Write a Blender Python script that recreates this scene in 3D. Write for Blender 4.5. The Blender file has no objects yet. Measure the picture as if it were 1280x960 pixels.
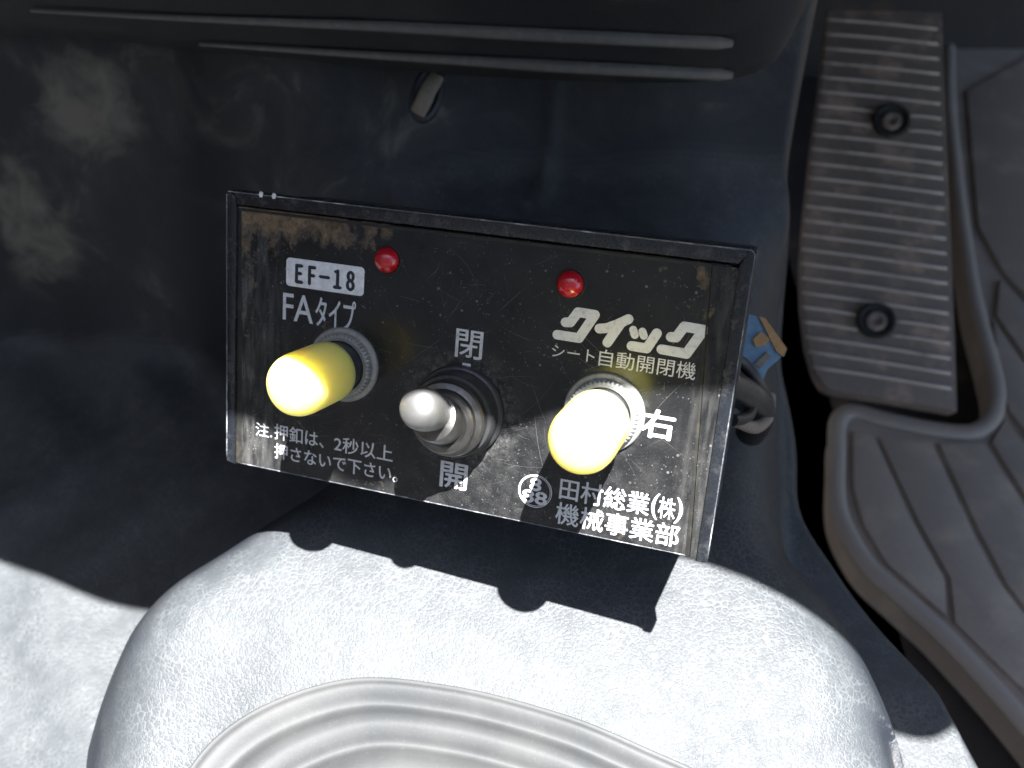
import bpy, bmesh, math, random
import numpy as np
from mathutils import Vector, Matrix
random.seed(4)
D = bpy.data; SC = bpy.context.scene; COL = SC.collection

# ------------------------------------------------------------------ camera
F_PX, CX, CY = 1113.0, 640.0, 480.0
CAM = np.array([0.0, 0.0, 0.42])
PITCH = math.radians(50)
RT = np.array([1.0, 0, 0])
DN = np.array([0, -math.sin(PITCH), -math.cos(PITCH)])
FW = np.array([0, math.cos(PITCH), -math.sin(PITCH)])
cd = D.cameras.new('camera'); cam = D.objects.new('camera', cd); COL.objects.link(cam)
cd.sensor_width = 36; cd.lens = 36 * F_PX / 1280; cd.clip_start = 0.005; cd.clip_end = 50
cam.matrix_world = Matrix(((1, 0, 0, 0), (0, -DN[1], -FW[1], 0), (0, -DN[2], -FW[2], CAM[2]), (0, 0, 0, 1)))
cd.dof.use_dof = True; cd.dof.focus_distance = 0.166; cd.dof.aperture_fstop = 20
SC.camera = cam

# ------------------------------------------------------------------ light
SUN_CAM = np.array([-.139, .563, .815])
sd = SUN_CAM[0] * RT + SUN_CAM[1] * DN + SUN_CAM[2] * FW; sd /= np.linalg.norm(sd)
to_sun = Vector(-sd)
sl = D.lights.new('sun', 'SUN'); sl.energy = 5.0; sl.angle = math.radians(0.53); sl.color = (1, .99, .975)
so = D.objects.new('sun', sl); COL.objects.link(so); so.location = (0.3, -0.5, 2)
so.rotation_euler = Vector(sd).to_track_quat('-Z', 'Y').to_euler()
W = D.worlds.new('World'); SC.world = W; W.use_nodes = True
nt = W.node_tree; sky = nt.nodes.new('ShaderNodeTexSky'); sky.sky_type = 'NISHITA'; sky.sun_disc = False
sky.sun_elevation = math.asin(to_sun.z); sky.sun_rotation = math.atan2(to_sun.x, to_sun.y)
bg = nt.nodes['Background']; bg.inputs[1].default_value = 0.05
nt.links.new(sky.outputs[0], bg.inputs[0])
SC.view_settings.view_transform = 'Standard'; SC.view_settings.look = 'None'
SC.view_settings.exposure = 2.75; SC.view_settings.gamma = 1

# ------------------------------------------------------------------ helpers
def W3(x, y, z): return CAM + x * RT + y * DN + z * FW
def pd(px, py, d): return Vector(W3((px - CX) / F_PX * d, (py - CY) / F_PX * d, d))
def pz(px, py, z):
    r = W3((px - CX) / F_PX, (py - CY) / F_PX, 1) - CAM
    return Vector(CAM + r * ((z - CAM[2]) / r[2]))

def mat(name, build):
    m = D.materials.new(name); m.use_nodes = True
    build(m.node_tree, m.node_tree.nodes['Principled BSDF']); return m
def N(t, kind, **k):
    n = t.nodes.new(kind)
    for a, b in k.items():
        if a in n.inputs and not hasattr(n, a): n.inputs[a].default_value = b
        else: setattr(n, a, b)
    return n
def setin(n, d):
    for a, b in d.items(): n.inputs[a].default_value = b
    return n
def coords(t, scale=(1000, 1000, 1000), rot=(0, 0, 0), loc=(0, 0, 0)):
    tc = t.nodes.new('ShaderNodeTexCoord'); mp = t.nodes.new('ShaderNodeMapping')
    mp.inputs['Scale'].default_value = scale; mp.inputs['Rotation'].default_value = rot; mp.inputs['Location'].default_value = loc
    t.links.new(tc.outputs['Object'], mp.inputs[0]); return mp.outputs[0]
def noise(t, v, s, det=4, rough=.55, dist=0):
    n = t.nodes.new('ShaderNodeTexNoise'); setin(n, {'Scale': s, 'Detail': det, 'Roughness': rough, 'Distortion': dist})
    t.links.new(v, n.inputs['Vector']); return n.outputs['Fac']
def voro(t, v, s, feature='F1', rnd=1):
    n = t.nodes.new('ShaderNodeTexVoronoi'); n.feature = feature; setin(n, {'Scale': s, 'Randomness': rnd})
    t.links.new(v, n.inputs['Vector']); return n.outputs['Distance']
def rng(t, v, a, b, c=0, d=1, smooth=False):
    n = t.nodes.new('ShaderNodeMapRange'); n.clamp = True
    if smooth: n.interpolation_type = 'SMOOTHSTEP'
    setin(n, {1: a, 2: b, 3: c, 4: d}); t.links.new(v, n.inputs[0]); return n.outputs[0]
def mth(t, op, a, b=None):
    n = t.nodes.new('ShaderNodeMath'); n.operation = op
    for i, x in enumerate((a, b)):
        if x is None: continue
        if isinstance(x, (int, float)): n.inputs[i].default_value = x
        else: t.links.new(x, n.inputs[i])
    return n.outputs[0]
def mixc(t, f, a, b):
    n = t.nodes.new('ShaderNodeMix'); n.data_type = 'RGBA'
    for i, x in ((0, f), (6, a), (7, b)):
        if isinstance(x, (int, float)): n.inputs[i].default_value = x
        elif isinstance(x, tuple): n.inputs[i].default_value = (*x, 1)
        else: t.links.new(x, n.inputs[i])
    return n.outputs[2]
def bump(t, b, h, strength, dist):
    n = t.nodes.new('ShaderNodeBump'); setin(n, {'Strength': strength, 'Distance': dist})
    t.links.new(h, n.inputs['Height']); t.links.new(n.outputs[0], b.inputs['Normal']); return n
def sep(t, v):
    n = t.nodes.new('ShaderNodeSeparateXYZ'); t.links.new(v, n.inputs[0]); return n.outputs

def meshobj(name, me, m=None, parent=None, smooth=False, **props):
    o = D.objects.new(name, me); COL.objects.link(o)
    if m: me.materials.clear(); me.materials.append(m)
    if smooth:
        for p in me.polygons: p.use_smooth = True
    if parent: o.parent = parent
    for k, v in props.items(): o[k] = v
    return o
def from_bm(name, bm, m=None, parent=None, smooth=False, **props):
    bmesh.ops.recalc_face_normals(bm, faces=bm.faces)
    me = D.meshes.new(name); bm.to_mesh(me); bm.free()
    return meshobj(name, me, m, parent, smooth, **props)
def auto_smooth(o, ang=35):
    me = o.data
    for p in me.polygons: p.use_smooth = True
    bm = bmesh.new(); bm.from_mesh(me)
    for e in bm.edges:
        if len(e.link_faces) == 2 and e.calc_face_angle(0) > math.radians(ang): e.smooth = False
    bm.to_mesh(me); bm.free(); return o
def empty(name, loc=(0, 0, 0), mw=None, **props):
    o = D.objects.new(name, None); COL.objects.link(o); o.location = loc; o.empty_display_size = .01
    if mw: o.matrix_world = mw
    for k, v in props.items(): o[k] = v
    return o
def box_bm(lo, hi, bev=0, seg=2):
    bm = bmesh.new(); bmesh.ops.create_cube(bm, size=1)
    lo, hi = Vector(lo), Vector(hi)
    for v in bm.verts:
        v.co = Vector(((v.co[i] + .5) * (hi[i] - lo[i]) + lo[i]) for i in range(3))
    if bev: bmesh.ops.bevel(bm, geom=bm.edges[:], offset=bev, segments=seg, profile=.6, affect='EDGES')
    return bm
def prism_bm(pts, z0, z1, bev=0, seg=2):
    """pts 2d outline in local XY, extruded z0..z1"""
    bm = bmesh.new(); a = [bm.verts.new((x, y, z0)) for x, y in pts]; b = [bm.verts.new((x, y, z1)) for x, y in pts]
    bm.faces.new(a[::-1]); top = bm.faces.new(b); n = len(pts)
    for i in range(n): bm.faces.new((a[i], a[(i + 1) % n], b[(i + 1) % n], b[i]))
    bmesh.ops.recalc_face_normals(bm, faces=bm.faces)
    if bev: bmesh.ops.bevel(bm, geom=list(top.edges), offset=bev, segments=seg, profile=.6, affect='EDGES')
    return bm
def lathe_bm(prof, n=64, fn=None):
    """prof [(r,z)]; fn(r,z,ang)->(r,z)"""
    bm = bmesh.new(); rows = []
    for r, z in prof:
        row = []
        if r < 1e-7: row = [bm.verts.new((0, 0, z))] * n
        else:
            for i in range(n):
                a = 2 * math.pi * i / n; rr, zz = fn(r, z, a) if fn else (r, z)
                row.append(bm.verts.new((rr * math.cos(a), rr * math.sin(a), zz)))
        rows.append(row)
    for p, q in zip(rows, rows[1:]):
        for i in range(n):
            j = (i + 1) % n
            vs = []
            for v in (p[i], p[j], q[j], q[i]):
                if v not in vs: vs.append(v)
            if len(vs) > 2:
                try: bm.faces.new(vs)
                except ValueError: pass
    return bm
def catmull(P, per=8, closed=False):
    P = [Vector(p) for p in P]; out = []; n = len(P)
    for i in range(n if closed else n - 1):
        p0 = P[(i - 1) % n] if closed or i > 0 else P[0]; p1 = P[i]; p2 = P[(i + 1) % n]
        p3 = P[(i + 2) % n] if closed or i + 2 < n else P[-1]
        for k in range(per):
            t = k / per
            out.append(.5 * ((2 * p1) + (p2 - p0) * t + (2 * p0 - 5 * p1 + 4 * p2 - p3) * t * t + (3 * p1 - p0 - 3 * p2 + p3) * t ** 3))
    if not closed: out.append(P[-1])
    return out
def tube_bm(P, rad, n=12, flat=1.0, up=Vector((0, 0, 1)), closed=False, bm=None, taper=None):
    bm = bm or bmesh.new(); rings = []; m = len(P)
    for i, p in enumerate(P):
        a = P[(i - 1) % m] if closed or i else P[0]; b = P[(i + 1) % m] if closed or i < m - 1 else P[-1]
        t = (b - a).normalized(); s = t.cross(up).normalized(); u = s.cross(t).normalized()
        r = rad * (taper(i / (m - 1)) if taper else 1)
        rings.append([bm.verts.new(p + s * r * math.cos(2 * math.pi * k / n) + u * r * flat * math.sin(2 * math.pi * k / n)) for k in range(n)])
    prs = list(zip(rings, rings[1:])) + ([(rings[-1], rings[0])] if closed else [])
    for x, y in prs:
        for k in range(n): bm.faces.new((x[k], x[(k + 1) % n], y[(k + 1) % n], y[k]))
    if not closed: bm.faces.new(rings[0]); bm.faces.new(rings[-1][::-1])
    return bm
def grid_obj(name, PT, m, parent=None, **props):
    """PT array [i][j] of points"""
    ni, nj = len(PT), len(PT[0])
    vs = [tuple(p) for row in PT for p in row]
    fs = [(i * nj + j, i * nj + j + 1, (i + 1) * nj + j + 1, (i + 1) * nj + j) for i in range(ni - 1) for j in range(nj - 1)]
    me = D.meshes.new(name); me.from_pydata(vs, [], fs)
    return meshobj(name, me, m, parent, True, **props)

# ------------------------------------------------------------------ materials
def m_vinyl(t, b):
    v = coords(t)
    nz = t.nodes.new('ShaderNodeTexNoise'); setin(nz, {'Scale': .35, 'Detail': 3}); t.links.new(v, nz.inputs['Vector'])
    w = t.nodes.new('ShaderNodeVectorMath'); w.operation = 'MULTIPLY_ADD'; t.links.new(nz.outputs['Color'], w.inputs[0]); w.inputs[1].default_value = (1.6, 1.6, 1.6); t.links.new(v, w.inputs[2])
    wv = w.outputs[0]
    cell = voro(t, wv, .66, 'DISTANCE_TO_EDGE'); cell2 = voro(t, wv, 1.5, 'DISTANCE_TO_EDGE')
    e1 = rng(t, cell, 0, .14); e2 = rng(t, cell2, 0, .2)
    fine = noise(t, v, 1.9, 5, .62)
    h = mth(t, 'ADD', mth(t, 'MULTIPLY', e1, .55), mth(t, 'ADD', mth(t, 'MULTIPLY', e2, .4), mth(t, 'MULTIPLY', fine, 1.0)))
    h = mth(t, 'ADD', h, mth(t, 'MULTIPLY', noise(t, v, .07, 3), 1.5))
    big = noise(t, v, .022, 5, .6); blot = rng(t, big, .30, .78, smooth=True)
    c = mixc(t, blot, (.034, .0385, .0425), (.053, .0585, .063))
    dust = rng(t, noise(t, v, .7, 6, .7), .56, .8)
    c = mixc(t, mth(t, 'MULTIPLY', dust, .2), c, (.17, .17, .168))
    vein = mth(t, 'MULTIPLY', mth(t, 'SUBTRACT', 1, rng(t, cell, .0, .10)), rng(t, noise(t, v, .12, 3), .38, .6))
    vein2 = mth(t, 'MULTIPLY', mth(t, 'SUBTRACT', 1, rng(t, cell2, .0, .10)), rng(t, noise(t, v, .2, 3), .42, .65))
    c = mixc(t, mth(t, 'MULTIPLY', mth(t, 'MAXIMUM', vein, vein2), .52), c, (.125, .131, .136))
    # big scuffs and dried mud high on the wall at the left
    s = sep(t, v)
    def blob(cx, cz, rx, rz):
        a = mth(t, 'DIVIDE', mth(t, 'SUBTRACT', s[0], cx), rx); d = mth(t, 'DIVIDE', mth(t, 'SUBTRACT', s[2], cz), rz)
        return rng(t, mth(t, 'SQRT', mth(t, 'ADD', mth(t, 'MULTIPLY', a, a), mth(t, 'MULTIPLY', d, d))), 1.0, .2, 0, 1, True)
    mk = mth(t, 'MAXIMUM', blob(-144, 249, 24, 24), mth(t, 'MULTIPLY', blob(-176, 208, 22, 36), .75))
    md = rng(t, mth(t, 'ADD', noise(t, v, .075, 5, .6, .5), mth(t, 'MULTIPLY', mk, .30)), .50, .86)
    md = mth(t, 'MULTIPLY', md, rng(t, mk, 0, .35))
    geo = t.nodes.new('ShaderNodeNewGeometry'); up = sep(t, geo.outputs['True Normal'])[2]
    c = mixc(t, rng(t, up, .9, .6), c, (.010, .0125, .018))      # steep faces darkened to deepen the wall's shade; level parts keep their dust
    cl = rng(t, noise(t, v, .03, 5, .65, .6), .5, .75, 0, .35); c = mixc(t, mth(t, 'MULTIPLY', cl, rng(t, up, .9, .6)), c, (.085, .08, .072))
    c = mixc(t, mth(t, 'MULTIPLY', md, .42), c, (.27, .25, .20))
    sc = rng(t, noise(t, v, .03, 5, .7, .8), .60, .74)
    c = mixc(t, mth(t, 'MULTIPLY', sc, rng(t, s[1], 170, 240, 0, .3)), c, (.20, .19, .18))
    t.links.new(c, b.inputs['Base Color'])
    t.links.new(rng(t, fine, .3, .7, .44, .62), b.inputs['Roughness'])
    b.inputs['Specular IOR Level'].default_value = .38
    bump(t, b, h, .30, .00042)
def m_plastic(col, rough=.45, grime=(.16, .13, .10), amt=.3, sc=.05, bumpy=.2):
    def f(t, b):
        v = coords(t)
        g = rng(t, noise(t, v, sc, 6, .65), .48, .72, smooth=True); s = rng(t, noise(t, v, sc * 22, 3, .6), .5, .72)
        k = mth(t, 'MULTIPLY', mth(t, 'ADD', mth(t, 'MULTIPLY', g, .75), mth(t, 'MULTIPLY', s, .3)), amt)
        t.links.new(mixc(t, k, col, grime), b.inputs['Base Color'])
        t.links.new(rng(t, k, 0, amt + .01, rough, min(1, rough + .35)), b.inputs['Roughness'])
        bump(t, b, noise(t, v, 1.1, 5), bumpy, .0004)
    return f
def m_face(t, b):
    # black printed plate under dust, fine scratches and mud in the corners; local coordinates in mm
    v = coords(t); s = sep(t, v); X, Y = s[0], s[1]
    dx = mth(t, 'ABSOLUTE', X)
    haze = rng(t, noise(t, v, .09, 6, .65), .35, .75, .0, .05)
    sp = voro(t, v, 1.25); spk = mth(t, 'LESS_THAN', sp, .14)
    spk = mth(t, 'MULTIPLY', spk, rng(t, noise(t, v, .14, 4), .42, .62))
    sp2 = voro(t, coords(t, loc=(13, 7, 3)), .42); spk2 = mth(t, 'MULTIPLY', mth(t, 'LESS_THAN', sp2, .11), rng(t, noise(t, v, .8), .45, .6))
    fine = rng(t, noise(t, v, 3.4, 3, .7), .58, .76)
    # streaks down the two side edges
    vs = coords(t, (1000, 150, 1000)); stre = rng(t, noise(t, vs, .8, 4), .42, .7)
    side = mth(t, 'MULTIPLY', rng(t, X, -34, -47, 0, 1, True), stre)
    sideR = mth(t, 'MULTIPLY', rng(t, X, 40, 48, 0, .8, True), stre)
    low = rng(t, Y, 34, 4, 0, 1, True)
    lowR = mth(t, 'MULTIPLY', low, rng(t, X, -30, 12, .35, 1, True))
    # worn dusty ring around the switches
    def ring(cx, cy, r0, r1):
        n = t.nodes.new('ShaderNodeVectorMath'); n.operation = 'DISTANCE'
        cb = t.nodes.new('ShaderNodeCombineXYZ'); t.links.new(X, cb.inputs[0]); t.links.new(Y, cb.inputs[1])
        t.links.new(cb.outputs[0], n.inputs[0]); n.inputs[1].default_value = (cx, cy, 0)
        return rng(t, n.outputs['Value'], r1, r0, 0, 1, True)
    rg = mth(t, 'MULTIPLY', ring(TG[0], TG[1], 8.5, 14), rng(t, noise(t, v, .6, 6, .75), .42, .66))
    rg = mth(t, 'MAXIMUM', rg, mth(t, 'MULTIPLY', mth(t, 'MAXIMUM', ring(B1[0], B1[1], 6.5, 9), ring(B2[0], B2[1], 6.5, 9)), rng(t, noise(t, v, .6, 6, .75), .45, .7)))
    dust = mth(t, 'ADD', haze, mth(t, 'MULTIPLY', fine, mth(t, 'ADD', .06, mth(t, 'MULTIPLY', lowR, .24))))
    dust = mth(t, 'ADD', dust, mth(t, 'MULTIPLY', lowR, rng(t, noise(t, v, .3, 6, .7), .45, .8, .0, .13)))
    dust = mth(t, 'ADD', dust, mth(t, 'ADD', mth(t, 'MULTIPLY', side, .28), mth(t, 'MULTIPLY', sideR, .2)))
    dust = mth(t, 'ADD', dust, mth(t, 'MULTIPLY', rg, .3))
    dust = mth(t, 'ADD', dust, mth(t, 'ADD', mth(t, 'MULTIPLY', spk, .4), mth(t, 'ADD', mth(t, 'MULTIPLY', spk2, .38), 0.0)))
    dust = mth(t, 'MINIMUM', dust, 1)
    c = mixc(t, dust, (.0085, .009, .010), (.26, .255, .245))
    # brown mud, top left and along the top edge
    mudn = noise(t, coords(t, (1000, 620, 1000)), .16, 7, .68, .4)
    topm = mth(t, 'MULTIPLY', rng(t, Y, 43.5, 54.5, 0, 1, True), rng(t, X, 6, -42, 0, 1, True))
    tr = mth(t, 'MULTIPLY', rng(t, Y, 38, 53, 0, .8, True), rng(t, X, 36, 45, 0, 1, True))
    lf = mth(t, 'MULTIPLY', rng(t, X, -40, -48, 0, .75, True), rng(t, Y, 10, 50, 0, .9, True))
    thr = mth(t, 'ADD', mth(t, 'ADD', mth(t, 'MULTIPLY', mudn, .8), mth(t, 'MULTIPLY', noise(t, v, .7, 6, .75), .2)), mth(t, 'MULTIPLY', mth(t, 'MAXIMUM', topm, mth(t, 'MAXIMUM', mth(t, 'MULTIPLY', tr, .5), lf)), .34))
    mud = rng(t, thr, .62, .74)
    mudc = mixc(t, rng(t, noise(t, v, .35, 6, .75), .35, .65), (.055, .036, .021), (.25, .175, .105))
    c = mixc(t, mth(t, 'MULTIPLY', mud, .85), c, mudc)
    t.links.new(c, b.inputs['Base Color'])
    cover = mth(t, 'MINIMUM', mth(t, 'ADD', mth(t, 'MULTIPLY', dust, .9), mud), 1)
    t.links.new(rng(t, cover, 0, .8, .16, .72), b.inputs['Roughness'])
    b.inputs['Specular IOR Level'].default_value = .34
    bump(t, b, mth(t, 'ADD', mth(t, 'MULTIPLY', mud, 1.5), cover), .5, .00018)
def m_print(t, b):
    v = coords(t); w = rng(t, noise(t, v, .9, 6, .75), .5, .72)
    t.links.new(mixc(t, mth(t, 'MULTIPLY', w, .62), (.56, .57, .59), (.20, .185, .16)), b.inputs['Base Color'])
    b.inputs['Roughness'].default_value = .38
def m_simple(col, rough, metal=0, **k):
    def f(t, b):
        v = coords(t); g = noise(t, v, .8, 5, .65)
        dark = tuple(x * .72 for x in col)
        t.links.new(mixc(t, rng(t, g, .35, .7), col, dark), b.inputs['Base Color'])
        t.links.new(rng(t, g, .3, .75, max(rough - .06, .02), min(rough + .16, 1)), b.inputs['Roughness'])
        b.inputs['Metallic'].default_value = metal
        for a, x in k.items(): b.inputs[a.replace('_', ' ')].default_value = x
    return f

B1 = None
# --- control box frame of reference (right, up, outward normal)
r_c = np.array([.95045982, .15676196, -.26842471]); d_c = np.array([-.08406043, .96097169, .26356642]); n_c = np.array([-.29926573, .2279454, -.92654245])
P0 = np.array([(600 - CX) / F_PX, (470 - CY) / F_PX, 1]) * .168
def face_hit(p, h=0.0):
    R = np.array([(p[0] - CX) / F_PX, (p[1] - CY) / F_PX, 1]); return R * ((P0 @ n_c + h) / (R @ n_c))
TLc = face_hit((285, 237))
ORG = TLc + r_c * .0507 + d_c * .057
def L(px, py, h=0.0):
    q = face_hit((px, py), h) - ORG; return (float(q @ r_c) * 1000, -float(q @ d_c) * 1000)     # mm in the box's frame
c2w = lambda a: Vector(a[0] * RT + a[1] * DN + a[2] * FW)
R_, U_, N_, O_ = c2w(r_c), c2w(-d_c), c2w(n_c), Vector(W3(*ORG))
BOXM = Matrix(((R_.x, U_.x, N_.x, O_.x), (R_.y, U_.y, N_.y, O_.y), (R_.z, U_.z, N_.z, O_.z), (0, 0, 0, 1)))
def UV(u, v): return (u - 50.7, 57 - v)
B1 = UV(26.6, 31.4); B2 = UV(79.3, 32.2); TG = UV(51.4, 36.6)

M = {}
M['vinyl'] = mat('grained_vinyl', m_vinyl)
M['face'] = mat('dusty_black_plate', m_face)
M['print'] = mat('white_print', m_print)
M['ink'] = mat('black_print', m_simple((.012, .02, .028), .4))
M['sticker'] = mat('white_sticker', m_simple((.74, .75, .76), .45))
M['black'] = mat('black_plastic', m_plastic((.018, .02, .025), .3, (.2, .19, .18), .35, .08))
M['rim'] = mat('smoked_rim', m_plastic((.010, .012, .016), .16, (.12, .12, .125), .3, .35, .1))
M['gap'] = mat('groove_dirt', m_plastic((.008, .008, .007), .7, (.10, .085, .05), .5, .3))
M['chrome'] = mat('dull_nickel', m_simple((.20, .195, .185), .38, 1))
M['nut'] = mat('dusty_nickel', m_simple((.36, .36, .34), .5, .55))
M['lever'] = mat('satin_lever', m_simple((.25, .247, .24), .46, .8))
M['collar'] = mat('dark_collar', m_simple((.05, .052, .055), .3, .3))
M['red'] = mat('red_lens', m_simple((.55, .006, .018), .12, 0, Transmission_Weight=.15, Coat_Weight=.6))
def m_yel(t, b):
    setin(b, {'Base Color': (1.0, .83, .21, 1), 'Roughness': .35, 'Subsurface Weight': .85, 'Subsurface Scale': .008})
    b.inputs['Subsurface Radius'].default_value = (1.0, .75, .22)
M['yellow'] = mat('yellow_cap', m_yel)
M['dash'] = mat('dark_dashboard', m_plastic((.019, .02, .023), .6, (.06, .056, .05), .4, .03, .5))
M['ridge'] = mat('worn_ridge', m_plastic((.10, .096, .09), .5, (.24, .215, .18), .8, .015, .3))
def m_boot(t, b):
    v = coords(t); g = noise(t, v, .05, 5, .6); s = rng(t, noise(t, v, 1.7, 4, .7), .6, .75)
    c = mixc(t, rng(t, g, .35, .65), (.038, .040, .042), (.054, .055, .055)); c = mixc(t, mth(t, 'MULTIPLY', s, .18), c, (.2, .2, .19))
    t.links.new(c, b.inputs['Base Color']); b.inputs['Roughness'].default_value = .6; b.inputs['Specular IOR Level'].default_value = .3
    bump(t, b, noise(t, v, .5, 4), .15, .0003)
M['boot'] = mat('dusty_rubber_boot', m_boot)
M['pedal'] = mat('pedal_rubber', m_plastic((.15, .122, .105), .65, (.50, .34, .25), .95, .05, .3))
M['rib'] = mat('pedal_rib', m_plastic((.55, .47, .41), .6, (.14, .115, .10), .85, .06, .3))
M['mat'] = mat('mat_rubber', m_plastic((.29, .235, .195), .7, (.48, .39, .30), .8, .03, .5))
M['matrib'] = mat('mat_rim_rubber', m_plastic((.27, .225, .19), .7, (.36, .30, .24), .7, .03, .3))
M['floor'] = mat('cab_floor', m_plastic((.022, .018, .016), .8, (.13, .085, .06), .7, .03, .5))
M['seat'] = mat('grey_seat_bounce', m_plastic((.33, .32, .31), .9, (.25, .24, .22), .4, .03, .6))  # light tone bounces fill from the unseen seat onto the switch box
M['scratch'] = mat('scratch_mark', m_simple((.085, .085, .082), .5))
M['blue'] = mat('blue_print', m_simple((.13, .24, .36), .6))
M['orange'] = mat('orange_print', m_simple((.40, .23, .09), .6))
M['tan'] = mat('tan_tape', m_simple((.20, .17, .135), .6))
M['cable'] = mat('black_cable', m_simple((.02, .02, .022), .4))

# ------------------------------------------------------------------ floor and console (setting)
ZF = .05
fl = grid_obj('floor', [[(x, y, ZF) for y in np.linspace(-.3, .9, 13)] for x in np.linspace(-.7, .9, 17)], M['floor'], kind='structure')
fw_ = grid_obj('firewall', [[(x, .62 + .1 * k, ZF + .02 + .5 * k) for k in np.linspace(-.1, 1, 5)] for x in np.linspace(-.7, .9, 17)], M['floor'], kind='structure')

def seg_sd(PX, PY, pts, closed=True):
    """signed distance, positive inside closed polygon"""
    dm = np.full(PX.shape, 1e9); ins = np.zeros(PX.shape, bool); n = len(pts)
    for i in range(n):
        ax, ay = pts[i][:2]; bx, by = pts[(i + 1) % n][:2]
        ex, ey = bx - ax, by - ay; l2 = ex * ex + ey * ey + 1e-15
        t = np.clip(((PX - ax) * ex + (PY - ay) * ey) / l2, 0, 1)
        dm = np.minimum(dm, np.hypot(PX - ax - t * ex, PY - ay - t * ey))
        c = ((ay > PY) != (by > PY)) & (PX < (bx - ax) * (PY - ay) / (by - ay + 1e-15) + ax); ins ^= c
    return np.where(ins, dm, -dm)
left_px = [(440, 530), (402, 590), (342, 630), (268, 675), (198, 725), (147, 770), (117, 812), (88, 865), (66, 915), (48, 960), (28, 1040)]
right_px = [(1150, 1050), (1132, 960), (1112, 900), (1085, 843), (1058, 797), (1030, 757), (1003, 728), (983, 700), (973, 664), (969, 600), (967, 500), (964, 400), (962, 300), (958, 200)]
ZH = .222
hump = [pz(*p, ZH) for p in left_px]
hump = [Vector((-.035, .45, 0)), Vector((-.035, .20, 0))] + hump + [Vector((-.105, -.16, 0)), Vector((.10, -.16, 0))] + [pz(*p, ZH) for p in right_px] + [Vector((.079, .45, 0))]
hump = [tuple(p[:2]) for p in catmull([(p[0], p[1], 0) for p in hump], 6, True)]
ZC = .193
outer_px = [(1330, 1060), (1262, 960), (1217, 880), (1192, 843), (1117, 764), (1067, 697), (1031, 637), (1025, 560), (1010, 490), (990, 430), (974, 360), (962, 290), (962, 200)]
outer = [Vector((-.6, .45, 0)), Vector((-.6, -.16, 0)), Vector((.13, -.16, 0))] + [pz(*p, ZC) for p in outer_px] + [Vector((.088, .45, 0))]
outer = outer[:3] + catmull([(p[0], p[1], 0) for p in outer[3:-1]], 5) + [outer[-1]]
xs = np.concatenate([np.linspace(-.5, -.13, 120, endpoint=False), np.linspace(-.13, .17, 330)]); ys = np.concatenate([np.linspace(-.14, .03, 100, endpoint=False), np.linspace(.03, .19, 180, endpoint=False), np.linspace(.19, .42, 130)])
GX, GY = np.meshgrid(xs, ys, indexing='ij')
s1 = seg_sd(GX, GY, hump); s2 = seg_sd(GX, GY, [tuple(p[:2]) for p in outer])
def sm(x, a, b): k = np.clip((x - a) / (b - a), 0, 1); return k * k * (3 - 2 * k)
def round_top(s, w, p): k = 1 - np.clip(s / w, 0, 1); return (1 - k ** p) ** (1 / p)
top = .2375 + (.10 - .08 * sm(GY, .055, .10)) * np.minimum(GX - .015, 0) + .03 * np.maximum(GX - .03, 0) - .10 * np.maximum(.10 - GY, 0) * sm(.10 - GY, 0, .05)
base = .158 + (.196 - .158) * sm(GX, -.02, .03) + .012 * sm(.1 - GY, 0, .08) * (GX < 0)
base = base + (top - base) * sm(GY, .19, .235) * sm(GX, -.125, -.05)
H = base + (top - base) * np.where(s1 > -.004, round_top(s1 + .004, .030, 2.6), 0)
H += .0022 * np.exp(-((s1 + .006) / .003) ** 2) * (GX > 0)                       # lip along the right flange
wall_y = .245 - .02 * sm(-GX, .0, .09) + .16 * .5 * ((-.08 - GX) + np.sqrt((-.08 - GX) ** 2 + .03 ** 2))
H += 2.7 * .5 * ((GY - wall_y) + np.sqrt((GY - wall_y) ** 2 + .008 ** 2)) - .0003
wl = sm(GX, -.16, -.11)
fold = GY - (.258 + .28 * (GX + .135) + .6 * np.maximum(-.17 - GX, 0) * 0)               # folded edge at the upper left
H += .010 * sm(fold, -.001, .004) * sm(-GX, .125, .14)
H += .0016 * np.exp(-((GX - .012 - (GY - .245) * .2) / .003) ** 2) * sm(GY, .222, .235)
H += .004 * np.sin(GX * 90 + GY * 40) * sm(GY, .2, .26) * (1 - .5 * wl)
H += .0013 * np.sin(GX * 130 + 2 * np.sin(GY * 60)) * sm(-GX, .05, .09)
H = ZF + (H - ZF) * np.where(s2 > 0, round_top(s2, .010, 2.2), 0)
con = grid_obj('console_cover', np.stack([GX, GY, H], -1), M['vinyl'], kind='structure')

# unseen seat and door, added to block sky light and bounce fill
grid_obj('added_seat_back', [[(x, -.34 - .10 * k, .30 + .95 * k) for k in np.linspace(0, 1, 5)] for x in np.linspace(-.7, .35, 9)], M['seat'], kind='structure')
grid_obj('added_seat_cushion', [[(x, -.34 + .16 * k, .26 + .03 * k) for k in np.linspace(0, 1, 5)] for x in np.linspace(-.7, .35, 9)], M['seat'], kind='structure')
grid_obj('added_door_panel', [[(-.66, y, z) for z in np.linspace(.05, 1.2, 5)] for y in np.linspace(-.6, .8, 9)], M['floor'], kind='structure')

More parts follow.
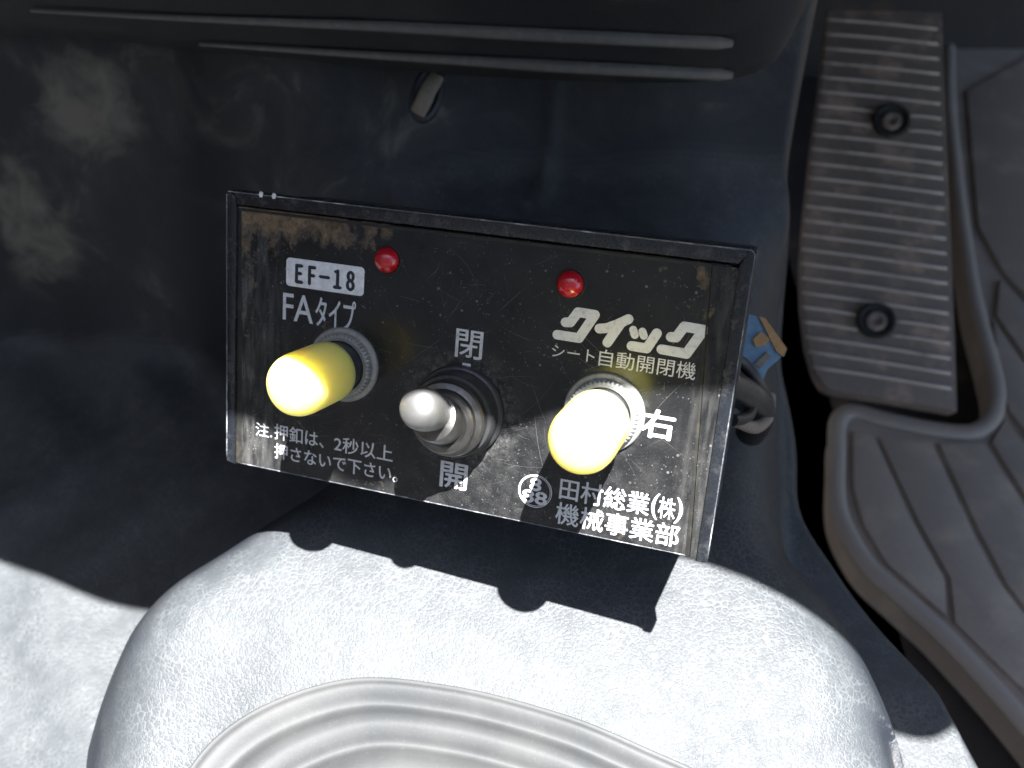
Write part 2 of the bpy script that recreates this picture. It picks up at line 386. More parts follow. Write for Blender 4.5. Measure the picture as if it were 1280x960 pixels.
# ------------------------------------------------------------------ dashboard (its lip throws the big shade)
dash = empty('dashboard', tuple(pz(600, 100, .29)), label='dark dusty lower dashboard panel with two long ridges hanging above the switch box', category='dashboard')
def rel(o, e):
    o.parent = e; o.matrix_parent_inverse = Matrix.Translation(-e.location); return o
lipc = [(-420, 30, .31), (-120, 42, .29), (0, 50, .28), (150, 62, .272), (300, 78, .265), (450, 93, .26), (600, 106, .256), (740, 113, .253), (850, 114, .251), (920, 108, .25), (962, 92, .25), (985, 62, .251), (998, 30, .252), (1003, 0, .253), (1006, -40, .256)]
shade = [(-.50, .20), (-.30, .16), (-.19, .135), (-.119, .111), (-.085, .098), (-.06, .093), (-.045, .0935), (-.027, .0935), (-.0175, .0895), (-.007, .0830), (.003, .0785), (.012, .0790), (.020, .0797), (.029, .0812), (.045, .0825), (.0610, .0805), (.088, .0716), (.115, .057), (.143, .045), (.158, .052)]
ZL = .50
def resample(P, n):
    out = []
    for k in range(n):
        t = k / (n - 1) * (len(P) - 1); i = min(int(t), len(P) - 2); out.append(P[i].lerp(P[i + 1], t - i))
    return out
def dash_rows():
    lip = catmull([pd(*p) for p in lipc], 6); n = len(lip)
    sh = resample(catmull([(x, y, ZL) for x, y in shade], 6), 160); lip = resample(lip, 160)
    rows = []
    rows.append([p + Vector((0, .40, .16)) for p in lip])
    rows.append([p + Vector((0, .12, .05)) for p in lip])
    rows.append([p + Vector((0, .03, .012)) for p in lip])
    rows.append([p + Vector((0, .009, .001)) for p in lip])
    rows.append([p + Vector((0, .002, .0015)) for p in lip])
    rows.append([p + Vector((0, -.001, .007)) for p in lip])
    for k in (.12, .25, .4, .6, .8, .93):
        rows.append([(p + Vector((0, -.001, .007))).lerp(q + Vector((0, .012, .004)), k) for p, q in zip(lip, sh)])
    rows.append([q + Vector((0, .003, -.001)) for q in sh]); rows.append(list(sh))
    rows.append([q + Vector((0, .001, .004)) for q in sh]); rows.append([q + Vector((0, .08, .04)) for q in sh]); rows.append([Vector((q.x, .75, .60)) for q in sh])
    return rows
rel(grid_obj('panel', dash_rows(), M['dash']), dash)
# unseen dashboard part above the pedals, added and shaped to shade the mat
R0 = [(.158, .052), (.163, .075), (.175, .080), (.190, .045), (.22, .020), (.32, .0), (.60, -.03)]
rel(grid_obj('knee_shade_panel', [[(x, y, ZL) for x, y in R0], [(x, y + .006, ZL - .004) for x, y in R0], [(x, .20, .43) for x, y in R0], [(x, .31, .325) for x, y in R0], [(x, .75, .33) for x, y in R0]], M['dash']), dash)

lipv = resample(catmull([pd(*p) for p in lipc], 6), 160); shv = resample(catmull([(x, y, ZL) for x, y in shade], 6), 160)
def on_panel(px, py):
    """point of the sloping front of the panel seen at that pixel"""
    best = None
    for i in range(len(lipv) - 1):
        a = lipv[i] + Vector((0, -.001, .007)); b = shv[i] + Vector((0, .012, .004)); a2 = lipv[i + 1] + Vector((0, -.001, .007))
        n = (b - a).cross(a2 - a); d = Vector(W3((px - CX) / F_PX, (py - CY) / F_PX, 1) - CAM); c0 = Vector(CAM)
        if abs(n.dot(d)) < 1e-12: continue
        t = (a - c0).dot(n) / n.dot(d); p = c0 + d * t
        if a.x <= p.x + .0 <= a2.x or best is None: best = p
        if a.x <= p.x <= a2.x: return p
    return best
for P in ([(40, 8), (200, 16), (350, 22), (500, 28), (650, 36), (780, 42), (915, 48)], [(250, 50), (350, 56), (480, 64), (600, 71), (700, 77), (800, 82), (915, 88)]):
    pts = [p + Vector((0, -.0014, -.0006)) for p in catmull([on_panel(*p) for p in P], 5)]
    rel(auto_smooth(from_bm('ridge', tube_bm(pts, .0017, 10, .8, up=Vector((0, -.8, .6)), taper=lambda t: .25 + .75 * min(1, t * 1.6) if t < .97 else .6), M['ridge'])), dash)

# clip hanging in the shade under the dashboard
q = pd(534, 118, .262); clip = empty('wiring_clip', tuple(q), label='small oblong clip with a worn tan face in the dark under the dashboard', category='clip')
ax = (pd(545, 92, .262) - pd(523, 145, .262)); up_ = Vector(-FW)
cp = [pd(546, 95, .262), pd(537, 110, .26), pd(530, 125, .26), pd(522, 142, .262)]
rel(auto_smooth(from_bm('tongue', tube_bm(catmull(cp, 5), .0024, 12, .35, up=up_), M['tan'])), clip)
ringp = [pd(534 + 19 * math.cos(a) * .75 + 9 * math.sin(a) * -1, 118 + 6 * math.cos(a) + 31 * math.sin(a), .263) for a in np.linspace(0, 2 * math.pi, 28, endpoint=False)]
rel(auto_smooth(from_bm('grommet', tube_bm(ringp, .0013, 8, 1, up=up_, closed=True), M['cable'])), clip)

# ------------------------------------------------------------------ shift lever boot
ZB = .2425
oc = [(-.069, .025), (-.0655, .0500), (-.0556, .0640), (-.0350, .0718), (-.0128, .0700), (.0094, .0640), (.0260, .0572), (.0410, .0495), (.0540, .036), (.054, .0), (.0, -.03), (-.055, -.015)]
oc = catmull([(x, y, 0) for x, y in oc], 8, True); cen = Vector((-.012, .020, 0))
prof = [(1.03, -.035), (1.005, .0005), (.985, .0035), (.965, .0045), (.94, .0030), (.915, .0005), (.895, -.0002), (.875, .0018), (.85, .0050), (.815, .0062), (.78, .0040), (.755, .0010), (.735, .0008), (.71, .0035), (.67, .0068), (.62, .0075), (.57, .0050), (.545, .0012), (.525, .0010), (.50, .004), (.44, .008), (.37, .0085), (.33, .004), (.31, -.002)]
pp = catmull([(a, b, 0) for a, b in prof], 3)
bt = empty('shift_boot', (cen.x, cen.y, ZB), label='pale dusty rubber lever boot with concentric bellows folds on the console top', category='boot')
zt = lambda x, y: ZB - .0015 + .06 * min(x - .015, 0) - .02 * (.07 - y)
rel(grid_obj('bellows', [[Vector((cen.x + (p.x - cen.x) * q.x, cen.y + (p.y - cen.y) * q.x, zt(p.x, p.y) + q.y * .36)) for p in oc + [oc[0]]] for q in pp], M['boot']), bt)
hole = [Vector((cen.x + (p.x - cen.x) * .34, cen.y + (p.y - cen.y) * .34, ZB - .002)) for p in oc]
bm = bmesh.new(); bm.faces.new([bm.verts.new(p) for p in hole]); rel(from_bm('boot_well', bm, M['gap']), bt)

# ------------------------------------------------------------------ floor mat
ZM = .075
rim_px = [(1190, -60), (1188, 100), (1196, 200), (1209, 300), (1222, 375), (1240, 440), (1249, 485), (1243, 518), (1218, 535), (1170, 532), (1110, 520), (1068, 510), (1050, 522), (1048, 560), (1050, 632), (1083, 697), (1130, 742), (1175, 782), (1233, 843), (1279, 895), (1330, 960), (1420, 1100)]
rimw = catmull([pz(*p, ZM) for p in rim_px], 5)
fm = empty('floor_mat', tuple(pz(1160, 700, ZF)), label='grey rubber floor mat with raised rim and slanting tread pads around the pedal', category='floor mat')
def ngon_prism(pts, z0, z1, bev=0): return prism_bm([(p.x, p.y) for p in pts], z0, z1, bev)
base_poly = rimw + [pz(1900, 1100, ZM), pz(1900, -60, ZM)]
rel(auto_smooth(from_bm('mat_sheet', ngon_prism(base_poly, ZF + .001, ZM - .004), M['mat'])), fm)
rel(auto_smooth(from_bm('mat_rim', tube_bm([p + Vector((0, 0, -.003)) for p in rimw], .0044, 14, .6), M['matrib']), 50), fm)
pads = [[(1068, 536), (1094, 541), (1143, 648), (1184, 722), (1186, 768), (1110, 701), (1082, 655), (1068, 606)], [(1101, 543), (1167, 549), (1218, 660), (1254, 727), (1310, 800), (1420, 940), (1420, 990), (1262, 840), (1196, 775), (1190, 720), (1150, 648)],
        [(1175, 550), (1234, 551), (1296, 648), (1330, 700), (1420, 830), (1420, 928), (1318, 800), (1262, 728), (1226, 660)], [(1242, 549), (1258, 520), (1400, 700), (1420, 820), (1338, 700), (1304, 648)],
        [(1243, 395), (1330, 520), (1400, 620), (1400, 690), (1264, 510), (1252, 470)], [(1252, 345), (1400, 500), (1400, 610), (1336, 518), (1247, 390)], [(1210, 110), (1300, 60), (1400, 380), (1400, 490), (1258, 338), (1225, 280)]]
for P in pads:
    rel(auto_smooth(from_bm('tread_pad', ngon_prism([pz(*p, ZM) for p in P], ZM - .0042, ZM - .0018, .0012), M['mat'])), fm)

# ------------------------------------------------------------------ accelerator pedal
A, Bc, Cc = pd(1030, 485, .395), pd(1195, 512, .385), pd(1105, 15, .425)
pn = (Bc - A).normalized(); pu = (Cc - (A + Bc) / 2); pu = (pu - pn * pu.dot(pn)).normalized(); pz_ = pn.cross(pu)
PM = Matrix(((pn.x, pu.x, pz_.x, A.x), (pn.y, pu.y, pz_.y, A.y), (pn.z, pu.z, pz_.z, A.z), (0, 0, 0, 1))); PI = PM.inverted()
def onped(px, py):
    d = Vector(W3((px - CX) / F_PX, (py - CY) / F_PX, 1) - CAM); t = (A - Vector(CAM)).dot(pz_) / pz_.dot(d)
    q = PI @ (Vector(CAM) + d * t); return (q.x, q.y)
pe = empty('accelerator_pedal', mw=PM, label='long ribbed accelerator pedal with two round screws and brown dirt beside the mat', category='pedal')
out_px = [(1040, 488), (1120, 500), (1197, 514), (1195, 440), (1191, 340), (1186, 220), (1182, 120), (1178, 14), (1035, 12), (1027, 100), (1016, 180), (1008, 260), (1003, 320), (1004, 380), (1010, 430), (1020, 466), (1030, 483)]
outl = [onped(*p) for p in out_px]
auto_smooth(from_bm('pad', prism_bm(outl, -.012, 0, .0012), M['pedal'], pe))
def edge_x(y):
    xsI = []
    for i in range(len(outl)):
        (ax_, ay_), (bx_, by_) = outl[i], outl[(i + 1) % len(outl)]
        if (ay_ > y) != (by_ > y): xsI.append(ax_ + (y - ay_) / (by_ - ay_) * (bx_ - ax_))
    return min(xsI), max(xsI)
scr = [onped(1113, 153), onped(1094, 402)]
yb = onped(1100, 478)[1]; yt = onped(1105, 22)[1]; nr = 25
py_list = [30 + (472 - 30) * k / (nr - 1) for k in range(nr)]
for k, yy in enumerate(py_list):
    y = onped(1105, yy)[1]; x0, x1 = edge_x(y); x0 -= .0005; segs = [(x0, x1 - .0025)]
    for sx, sy in scr:
        if abs(sy - y) < .0078:
            w = math.sqrt(.0085 ** 2 - (sy - y) ** 2); segs = [(x0, sx - w), (sx + w, x1 - .0025)]
    for a_, b_ in segs:
        bm = tube_bm(catmull([(a_, y - .0003, .0001), ((a_ + b_) / 2, y, .0004), (b_, y - .0002, .0001)], 3), .00070, 6, .9)
        from_bm('tread_rib', bm, M['rib'], pe, True)
for sx, sy in scr:
    s = from_bm('screw', lathe_bm([(.0, .0006), (.0016, .0006), (.0018, .0014), (.0040, .0016), (.0046, .0008), (.0048, 0), (.0058, -.0001)], 32), M['pedal'], pe, True); s.location = (sx, sy, .0012)
    w = from_bm('recess_ring', lathe_bm([(.0045, .0002), (.0056, .0002), (.0066, .0018), (.0079, .0020), (.0083, .0)], 32), M['gap'], s, True)

# ------------------------------------------------------------------ wiring beside the box
q = pd(955, 430, .20)
lab = empty('cable_tag', tuple(q), label='crumpled blue and orange paper tag behind the right edge of the switch box', category='tag')
def plate(px, d, m, name, lift=0, th=.0006):
    P = [pd(x, y, d - lift) for x, y in px]; c = -Vector(FW) * th
    bm = bmesh.new(); a = [bm.verts.new(p) for p in P]; b = [bm.verts.new(p + c) for p in P]
    bm.faces.new(a); bm.faces.new(b[::-1]); n = len(P)
    for i in range(n): bm.faces.new((a[i], b[i], b[(i + 1) % n], a[(i + 1) % n]))
    return rel(from_bm(name, bm, m), lab)
plate([(932, 392), (953, 398), (981, 436), (975, 447), (958, 462), (952, 478), (935, 470), (926, 440)], .21, M['blue'], 'paper')
plate([(948, 396), (956, 398), (983, 436), (979, 446), (970, 440)], .21, M['orange'], 'orange_edge', .0007)
plate([(940, 425), (950, 415), (962, 424), (955, 432), (944, 434)], .21, M['orange'], 'orange_mark', .0007)
plate([(942, 455), (958, 440), (962, 446), (950, 460)], .21, M['tan'], 'pale_mark', .0007)
cb = empty('cable_bundle', tuple(pd(940, 500, .21)), label='black taped cable bundle with a tan cut end, sticking out right of the switch box', category='cable')
rel(auto_smooth(from_bm('sleeve', tube_bm(catmull([pd(880, 470, .19), pd(920, 487, .200), pd(940, 500, .205), pd(950, 520, .213), pd(938, 540, .222)], 6), .0038, 14), M['cable']), 50), cb)
rel(auto_smooth(from_bm('wire', tube_bm(catmull([pd(900, 515, .19), pd(925, 528, .197), pd(945, 534, .202), pd(960, 520, .21), pd(962, 495, .215)], 6), .0015, 10), M['tan']), 50), cb)
rel(auto_smooth(from_bm('wire', tube_bm(catmull([pd(905, 440, .20), pd(930, 455, .203), pd(950, 482, .205), pd(962, 515, .215), pd(945, 545, .225)], 6), .0014, 10), M['cable']), 50), cb)
rel(auto_smooth(from_bm('wire', tube_bm(catmull([pd(900, 455, .205), pd(930, 470, .205), pd(940, 495, .203), pd(935, 520, .20), pd(915, 525, .19)], 6), .0014, 10), M['cable']), 50), cb)

# ------------------------------------------------------------------ the switch box
bx = empty('switch_box', mw=BOXM, label='black plastic switch box with white Japanese lettering, two yellow buttons and a silver toggle', category='switch box')
mm = .001
auto_smooth(from_bm('housing', box_bm((-49.2 * mm, 2.5 * mm, -31 * mm), (50.4 * mm, 55 * mm, -2.6 * mm), .0012), M['black'], bx))
face = auto_smooth(from_bm('face_plate', box_bm((-48.6 * mm, .25 * mm, -2.6 * mm), (47.2 * mm, 54.0 * mm, 0), .00018, 1), M['face'], bx))
def bar(name, poly, z0, z1, m, bev): return auto_smooth(from_bm(name, prism_bm([(x * mm, y * mm) for x, y in poly], z0 * mm, z1 * mm, bev * mm), m, bx))
bar('side_rim', [(-50.7, .4), (-48.7, -.1), (-48.3, 54.2), (-48.6, 56.0), (-50.1, 56.9), (-50.7, 56.5)], -3, .7, M['rim'], .5)
bar('top_rim', [(-48.5, 54.3), (48.3, 54.3), (49.6, 56.2), (49.6, 57.0), (-50.0, 57.0), (-48.55, 56.0)], -3, .7, M['rim'], .45)
bar('side_rim', [(48.6, -.2), (50.3, -.2), (50.8, .3), (50.8, 56.4), (50.2, 57.0), (49.7, 56.9), (48.4, 54.2)], -3.2, .8, M['rim'], .45)
bar('inner_strip', [(47.5, .3), (48.65, .2), (48.5, 53.7), (44.0, 53.7)], -2.6, .35, M['face'], .15)
bar('groove', [(46.6, .32), (47.45, .3), (43.95, 53.6), (43.75, 53.6)], -2.5, .05, M['gap'], .01)
bar('groove', [(-48.65, .3), (-47.3, .3), (-47.6, 53.7), (-48.3, 53.7)], -2.55, .05, M['gap'], .01)
bar('groove', [(-47.5, 53.2), (43.7, 53.2), (43.7, 53.75), (-47.5, 53.75)], -.2, .06, M['gap'], .01)
M['highlight'] = mat('scuffed_highlight', m_plastic((.06, .065, .075), .3, (.62, .62, .64), .9, .25, .3))  # pale tubes paint highlights along the rim edges, over real scuffing
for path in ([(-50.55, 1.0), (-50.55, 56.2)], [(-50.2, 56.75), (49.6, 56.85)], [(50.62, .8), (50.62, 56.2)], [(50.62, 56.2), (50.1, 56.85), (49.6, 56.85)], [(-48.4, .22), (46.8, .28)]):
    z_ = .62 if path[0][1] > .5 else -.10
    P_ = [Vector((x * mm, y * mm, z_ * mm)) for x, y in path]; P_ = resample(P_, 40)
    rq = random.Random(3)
    from_bm('edge_highlight', tube_bm([p + Vector((0, 0, rq.uniform(-.02, .02) * mm)) for p in P_], .13 * mm, 6, up=Vector((0, 0, 1))), M['highlight'], bx, True)
for px, py in ((329, 243), (345, 245)):
    x, y = L(px, py); s = bar('paint_chip', [(x - .35, y - .55), (x + .3, y - .5), (x + .4, y + .4), (x - .2, y + .6), (x - .5, y + .1)], .6, .82, M['sticker'], .1)

# lettering
def text_obj(s, u0, v0, u1, v1, m='print', parent=None, off=.0, z=.0, name='lettering', gap=1.0, shear=0, bold=0):
    off = 0
    c = D.curves.new('tmp', 'FONT'); c.body = s; c.offset = off; c.resolution_u = 4; c.space_character = gap; c.shear = shear
    o = D.objects.new('tmp', c); COL.objects.link(o); bpy.context.view_layer.update()
    me = D.meshes.new_from_object(o.evaluated_get(bpy.context.evaluated_depsgraph_get())); D.objects.remove(o); D.curves.remove(c)
    co = np.array([v.co[:] for v in me.vertices]); lo, hi = co.min(0), co.max(0)
    x0, y1 = UV(u0, v0); x1, y0 = UV(u1, v1)
    bm = bmesh.new(); bm.from_mesh(me)
    for v in bm.verts:
        v.co = Vector(((x0 + (v.co.x - lo[0]) / (hi[0] - lo[0]) * (x1 - x0)) * mm, (y0 + (v.co.y - lo[1]) / (hi[1] - lo[1]) * (y1 - y0)) * mm, 0))
    bm.normal_update()
    if sum(f.normal.z for f in bm.faces) < 0: bmesh.ops.reverse_faces(bm, faces=bm.faces)
    g = bmesh.ops.extrude_face_region(bm, geom=bm.faces[:])
    for v in g['geom']:
        if isinstance(v, bmesh.types.BMVert): v.co.z += .045 * mm
    me2 = D.meshes.new(name)
    for v in bm.verts: v.co.z += (z + .004) * mm
    bmesh.ops.recalc_face_normals(bm, faces=bm.faces)
    if bold:
        src = bm.copy()
        for q, (dx, dy) in enumerate(((bold, 0), (bold * .5, bold * .35), (bold * .5, -bold * .35))):
            tm = D.meshes.new('t'); src.to_mesh(tm)
            for v in tm.vertices: v.co.x += dx * mm; v.co.y += dy * mm; v.co.z += .003 * mm * (q + 1)
            bm.from_mesh(tm); D.meshes.remove(tm)
        src.free()
        for v in bm.verts: v.co.x -= bold * .5 * mm
    bm.to_mesh(me2); bm.free(); D.meshes.remove(me)
    return meshobj(name, me2, M[m], parent or bx)
def rrect(u0, v0, u1, v1, r, n=5):
    x0, y1 = UV(u0, v0); x1, y0 = UV(u1, v1); P = []
    for cx, cy, a0 in ((x1 - r, y1 - r, 0), (x0 + r, y1 - r, 90), (x0 + r, y0 + r, 180), (x1 - r, y0 + r, 270)):
        for k in range(n + 1):
            a = math.radians(a0 + 90 * k / n); P.append((cx + r * math.cos(a), cy + r * math.sin(a)))
    return P
lb = bar('model_label', rrect(13.3, 11.7, 30.2, 17.3, .8), .003, .09, M['sticker'], .02)
text_obj('ＥＦ－１８', 15.5, 12.8, 28.1, 16.5, 'ink', lb, .012, .09, bold=0.42)
text_obj('FA', 12.7, 18.8, 19.4, 24.2, bold=0.06)
text_obj('タイプ', 20.0, 18.6, 28.6, 24.4, bold=0.14)
text_obj('閉', 49.7, 20.8, 55.0, 26.2, bold=0.12)
bar('position_mark', [UV(51.3, 27.2), UV(51.3, 29.0), UV(53.0, 29.0), UV(53.0, 27.2)], .003, .06, M['print'], .01)
text_obj('開', 48.4, 47.5, 53.9, 52.8, bold=0.22)
text_obj('シート', 68.4, 21.1, 76.4, 23.3, off=.004)
text_obj('自動開閉機', 77.2, 20.6, 94.5, 23.7, off=.002)
text_obj('右', 86.3, 30.1, 92.1, 35.4, bold=0.34)
text_obj('注.', 6.7, 46.9, 10.6, 49.8, off=.0)
text_obj('押釦は、', 11.2, 46.4, 22.6, 49.8, bold=0.06)
text_obj('2秒以上', 25.0, 46.5, 38.0, 49.9, bold=0.06)
text_obj('押さないで下さい。', 11.3, 50.7, 39.3, 54.0, bold=0.06)
text_obj('田村総業', 72.6, 46.2, 89.6, 50.5, bold=0.12)
text_obj('(', 90.0, 45.8, 91.3, 50.9, bold=0.08)
text_obj('株', 91.3, 46.2, 94.4, 50.4, bold=0.05)
text_obj(')', 94.4, 45.8, 95.7, 50.9, bold=0.08)
text_obj('機械事業部', 72.3, 51.2, 95.7, 55.6, bold=0.12)
# ring mark with three eights
cx8, cy8 = UV(67.8, 50.0)
def ring_at(cx, cy, r, w, name='emblem_ring'):
    o = from_bm(name, lathe_bm([(r - w, .004 * mm), (r - w, .05 * mm), (r, .05 * mm), (r, .004 * mm)], 56), M['print'], bx); o.location = (cx * mm, cy * mm, 0); return o
e_ring = ring_at(cx8, cy8, 3.35 * mm, .14 * mm); e_ring.scale = (1, 1, 1); ring_at(cx8, cy8, 3.05 * mm, .10 * mm)
text_obj('8', 66.75, 47.4, 68.85, 49.9, bold=0.25)
text_obj('8', 65.4, 50.0, 67.6, 52.5, bold=0.25); text_obj('8', 68.0, 50.0, 70.2, 52.5, bold=0.25)
# slanted logo made of round-ended strokes
def crop2(p): return L(600 + p[0] / 3.5556, 260 + p[1] / 3.5556)
def stroke(P, w=1.72):
    """union of round-ended segments as one flat mesh"""
    Q = [Vector((*crop2(p), 0)) for p in P]; h = w / 2; bm = bmesh.new()
    L_, R2 = [], []
    for i, p in enumerate(Q):
        if i == 0: t = (Q[1] - p).normalized(); n = Vector((-t.y, t.x, 0)); L_.append(p + n * h); R2.append(p - n * h)
        elif i == len(Q) - 1: t = (p - Q[i - 1]).normalized(); n = Vector((-t.y, t.x, 0)); L_.append(p + n * h); R2.append(p - n * h)
        else:
            t1 = (p - Q[i - 1]).normalized(); t2 = (Q[i + 1] - p).normalized(); n1 = Vector((-t1.y, t1.x, 0)); n2 = Vector((-t2.y, t2.x, 0))
            m_ = (n1 + n2).normalized(); k = h / max(.5, m_.dot(n1)); turn = t1.x * t2.y - t1.y * t2.x
            def arc(sgn):
                a1 = math.atan2(sgn * n1.y, sgn * n1.x); a2 = math.atan2(sgn * n2.y, sgn * n2.x); dl = (a2 - a1 + math.pi) % (2 * math.pi) - math.pi
                return [p + Vector((math.cos(a1 + dl * s / 5), math.sin(a1 + dl * s / 5), 0)) * h for s in range(6)]
            if turn > 0: L_.append(p + m_ * k); R2 += arc(-1)
            else: R2.append(p - m_ * k); L_ += arc(1)
    def cap(p, t, s):
        a0 = math.atan2(t.y, t.x) + s * math.pi / 2
        return [p + Vector((math.cos(a0 - s * math.pi * k / 8), math.sin(a0 - s * math.pi * k / 8), 0)) * h for k in range(1, 8)]
    tE = (Q[-1] - Q[-2]).normalized(); tS = (Q[0] - Q[1]).normalized()
    poly = L_ + cap(Q[-1], tE, 1) + R2[::-1] + cap(Q[0], tS, 1)
    f = bm.faces.new([bm.verts.new(p * mm) for p in poly]); bm.normal_update()
    if f.normal.z < 0: bmesh.ops.reverse_faces(bm, faces=[f])
    bmesh.ops.triangulate(bm, faces=bm.faces[:])
    g = bmesh.ops.extrude_face_region(bm, geom=bm.faces[:])
    for v in g['geom']:
        if isinstance(v, bmesh.types.BMVert): v.co.z += .045 * mm
    for v in bm.verts: v.co.z += stroke.z * mm
    stroke.z += .0035
    return bm
stroke.z = .004
def logo(strokes, ww):
    bm = None
    for P, w in zip(strokes, ww):
        b = stroke(P, w)
        if bm is None: bm = b
        else:
            me = D.meshes.new('t'); b.to_mesh(me); b.free(); bm.from_mesh(me); D.meshes.remove(me)
    from_bm('logo_letter', bm, M['print'], bx); stroke.z = .004
logo([[(380, 508), (402, 508), (436, 463), (511, 475), (440, 578), (343, 563)]], [1.75])
logo([[(531, 536), (562, 534), (610, 517), (660, 494)], [(624, 515), (566, 598)]], [1.75, 1.75])
logo([[(681, 541), (688, 564)], [(722, 549), (728, 568)], [(786, 557), (741, 624), (674, 613)]], [1.4, 1.4, 1.75])
logo([[(849, 573), (872, 575), (908, 527), (994, 542), (917, 648), (807, 628)]], [1.75])

# hairline scratches in the plate
def scratches():
    rs = random.Random(11); bm = bmesh.new()
    spots = [(20, 14, 16, 1.3, 1.0), (-12, 38, 18, 1.0, .8), (30, 30, 12, 1.1, 1.2), (5, 8, 14, .9, 1), (-30, 12, 10, 1, 1), (12, 47, 24, .6, .5), (-5, 25, 30, .6, .6)]
    for k in range(230):
        cx, cy, sp, _, _ = rs.choice(spots); x = rs.gauss(cx, sp * .6); y = rs.gauss(cy, sp * .45); a = rs.choice([rs.gauss(.5, .35), rs.gauss(2.3, .35), rs.uniform(0, 3.14)])
        ln = min(16, rs.expovariate(1 / 3.2) + .6); kv = rs.gauss(0, .05); w = rs.uniform(.012, .038); n = max(3, int(ln / 1.2)); prev = None
        for i in range(n + 1):
            if not (-46.5 < x < 42.5 and 1 < y < 52.5): break
            tw = w * math.sin(math.pi * (i + .35) / (n + .7)); nx, ny = -math.sin(a), math.cos(a)
            cur = (bm.verts.new(((x + nx * tw) * mm, (y + ny * tw) * mm, .012 * mm)), bm.verts.new(((x - nx * tw) * mm, (y - ny * tw) * mm, .012 * mm)))
            if prev: bm.faces.new((prev[0], prev[1], cur[1], cur[0]))
            prev = cur; x += math.cos(a) * ln / n; y += math.sin(a) * ln / n; a += kv + rs.gauss(0, .02)
    o = from_bm('scratches', bm, M['scratch'], bx); o['kind'] = 'stuff'
scratches()
# indicator lamps
for u in (34.9, 70.6):
    x, y = UV(u, 9.7)
    led = from_bm('indicator_lamp', lathe_bm([(2.45 * mm * math.cos(a), 2.45 * mm * math.sin(a) * .85 + .35 * mm) for a in np.linspace(0, math.pi / 2 - .001, 10)][::1] + [(0, 2.43 * mm)], 40), M['red'], bx, True)
    led.location = (x * mm, y * mm, 0)
    from_bm('lamp_hole', lathe_bm([(2.40 * mm, -.1 * mm), (2.45 * mm, .06 * mm), (2.72 * mm, .10 * mm), (2.80 * mm, .0)], 40), M['gap'], led, True)

# yellow push buttons
def make_button(x, y, tilt):
    b = from_bm('push_button', lathe_bm([(5.6 * mm, 6.2 * mm), (5.85 * mm, 6.5 * mm), (5.9 * mm, 8.0 * mm), (5.85 * mm, 17.0 * mm), (5.7 * mm, 18.3 * mm), (5.3 * mm, 19.5 * mm), (4.5 * mm, 20.4 * mm), (3.4 * mm, 20.8 * mm), (0, 20.9 * mm)], 64), M['yellow'], bx, True)
    # close the cap underneath so that light scatters in a solid body
    bm = bmesh.new(); bm.from_mesh(b.data); bmesh.ops.holes_fill(bm, edges=[e for e in bm.edges if e.is_boundary], sides=0); bmesh.ops.recalc_face_normals(bm, faces=bm.faces); bm.to_mesh(b.data); bm.free()
    for p in b.data.polygons: p.use_smooth = len(p.vertices) < 6
    b.location = (x * mm, y * mm, 0); b.rotation_euler = tilt
    auto_smooth(from_bm('ring_nut', lathe_bm([(5.2 * mm, 2.2 * mm), (5.9 * mm, 2.3 * mm), (6.3 * mm, 2.2 * mm), (6.55 * mm, 1.9 * mm), (6.6 * mm, .9 * mm), (7.3 * mm, .8 * mm), (7.5 * mm, .5 * mm), (7.5 * mm, 0)], 144,
                lambda r, z, a: (r - (.38 * mm if (int(round(a / (2 * math.pi) * 144)) % 3 == 0 and 1.0 * mm < z < 2.25 * mm and r > 6.2 * mm) else 0), z)), M['nut'], b), 30)
    auto_smooth(from_bm('collar', lathe_bm([(5.0 * mm, 0), (5.0 * mm, 7.6 * mm), (4.5 * mm, 7.7 * mm)], 48), M['collar'], b))
    return b
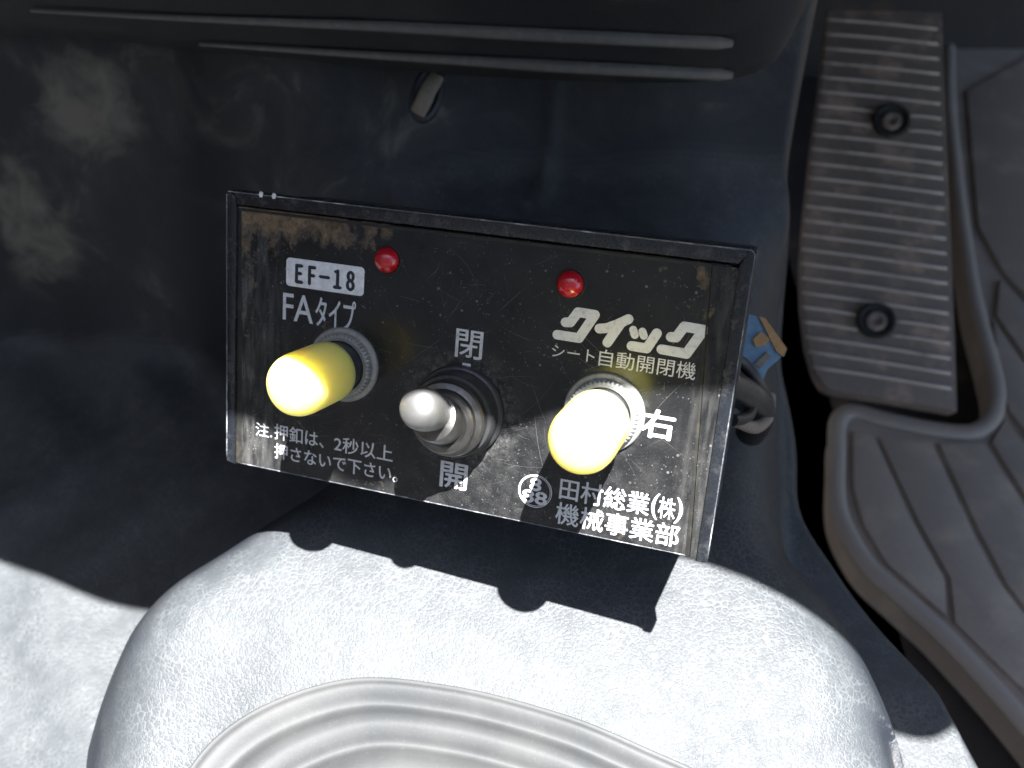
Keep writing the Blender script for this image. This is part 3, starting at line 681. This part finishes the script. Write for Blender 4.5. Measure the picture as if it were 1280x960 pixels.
make_button(*B1, (0, 0, 0)); make_button(*B2, (0, 0, 0))

# toggle switch
tg = from_bm('toggle_switch', lathe_bm([(9.0 * mm, 0), (9.0 * mm, .9 * mm), (8.7 * mm, 1.3 * mm), (8.3 * mm, 1.5 * mm), (8.2 * mm, 4.2 * mm), (7.9 * mm, 4.8 * mm), (6.9 * mm, 5.0 * mm)], 96), M['collar'], bx); auto_smooth(tg, 25)
tg.location = (TG[0] * mm, TG[1] * mm, 0)
auto_smooth(from_bm('bushing', lathe_bm([(7.3 * mm, 4.6 * mm), (7.3 * mm, 6.6 * mm), (7.0 * mm, 7.1 * mm), (6.3 * mm, 7.3 * mm), (6.0 * mm, 7.5 * mm), (6.0 * mm, 8.8 * mm), (5.7 * mm, 9.2 * mm), (4.9 * mm, 9.3 * mm), (3.9 * mm, 8.9 * mm), (3.4 * mm, 8.5 * mm), (0, 8.4 * mm)], 72), M['chrome'], tg), 25)
tipx, tipy = L(521, 509, .0172); base_ = Vector((TG[0], TG[1], 5.5)); tip_ = Vector((tipx, tipy, 17.2)); dirv = (tip_ - base_)
lv = from_bm('lever', lathe_bm([(2.9 * mm, 0), (3.0 * mm, 3 * mm), (3.1 * mm, 6 * mm), (3.4 * mm, 9 * mm), (3.75 * mm, 11.5 * mm), (3.9 * mm, 13.6 * mm), (3.85 * mm, 15.3 * mm), (3.5 * mm, 16.9 * mm), (2.8 * mm, 18.1 * mm), (1.6 * mm, 18.8 * mm), (0, 19 * mm)], 64), M['lever'], tg, True)
lv.location = (0, 0, 5.5 * mm); lv.rotation_euler = dirv.to_track_quat('Z', 'Y').to_euler()
sc_ = (dirv.length + 1.5) / 19; lv.scale = (1, 1, sc_)
lc = auto_smooth(from_bm('lever_collar', lathe_bm([(4.6 * mm, 0), (4.6 * mm, 3.0 * mm), (4.3 * mm, 3.8 * mm), (3.3 * mm, 4.2 * mm), (2.4 * mm, 4.2 * mm)], 64), M['chrome'], tg)); lc.location = (-.3 * mm, 0, 7.6 * mm); lc.rotation_euler = lv.rotation_euler
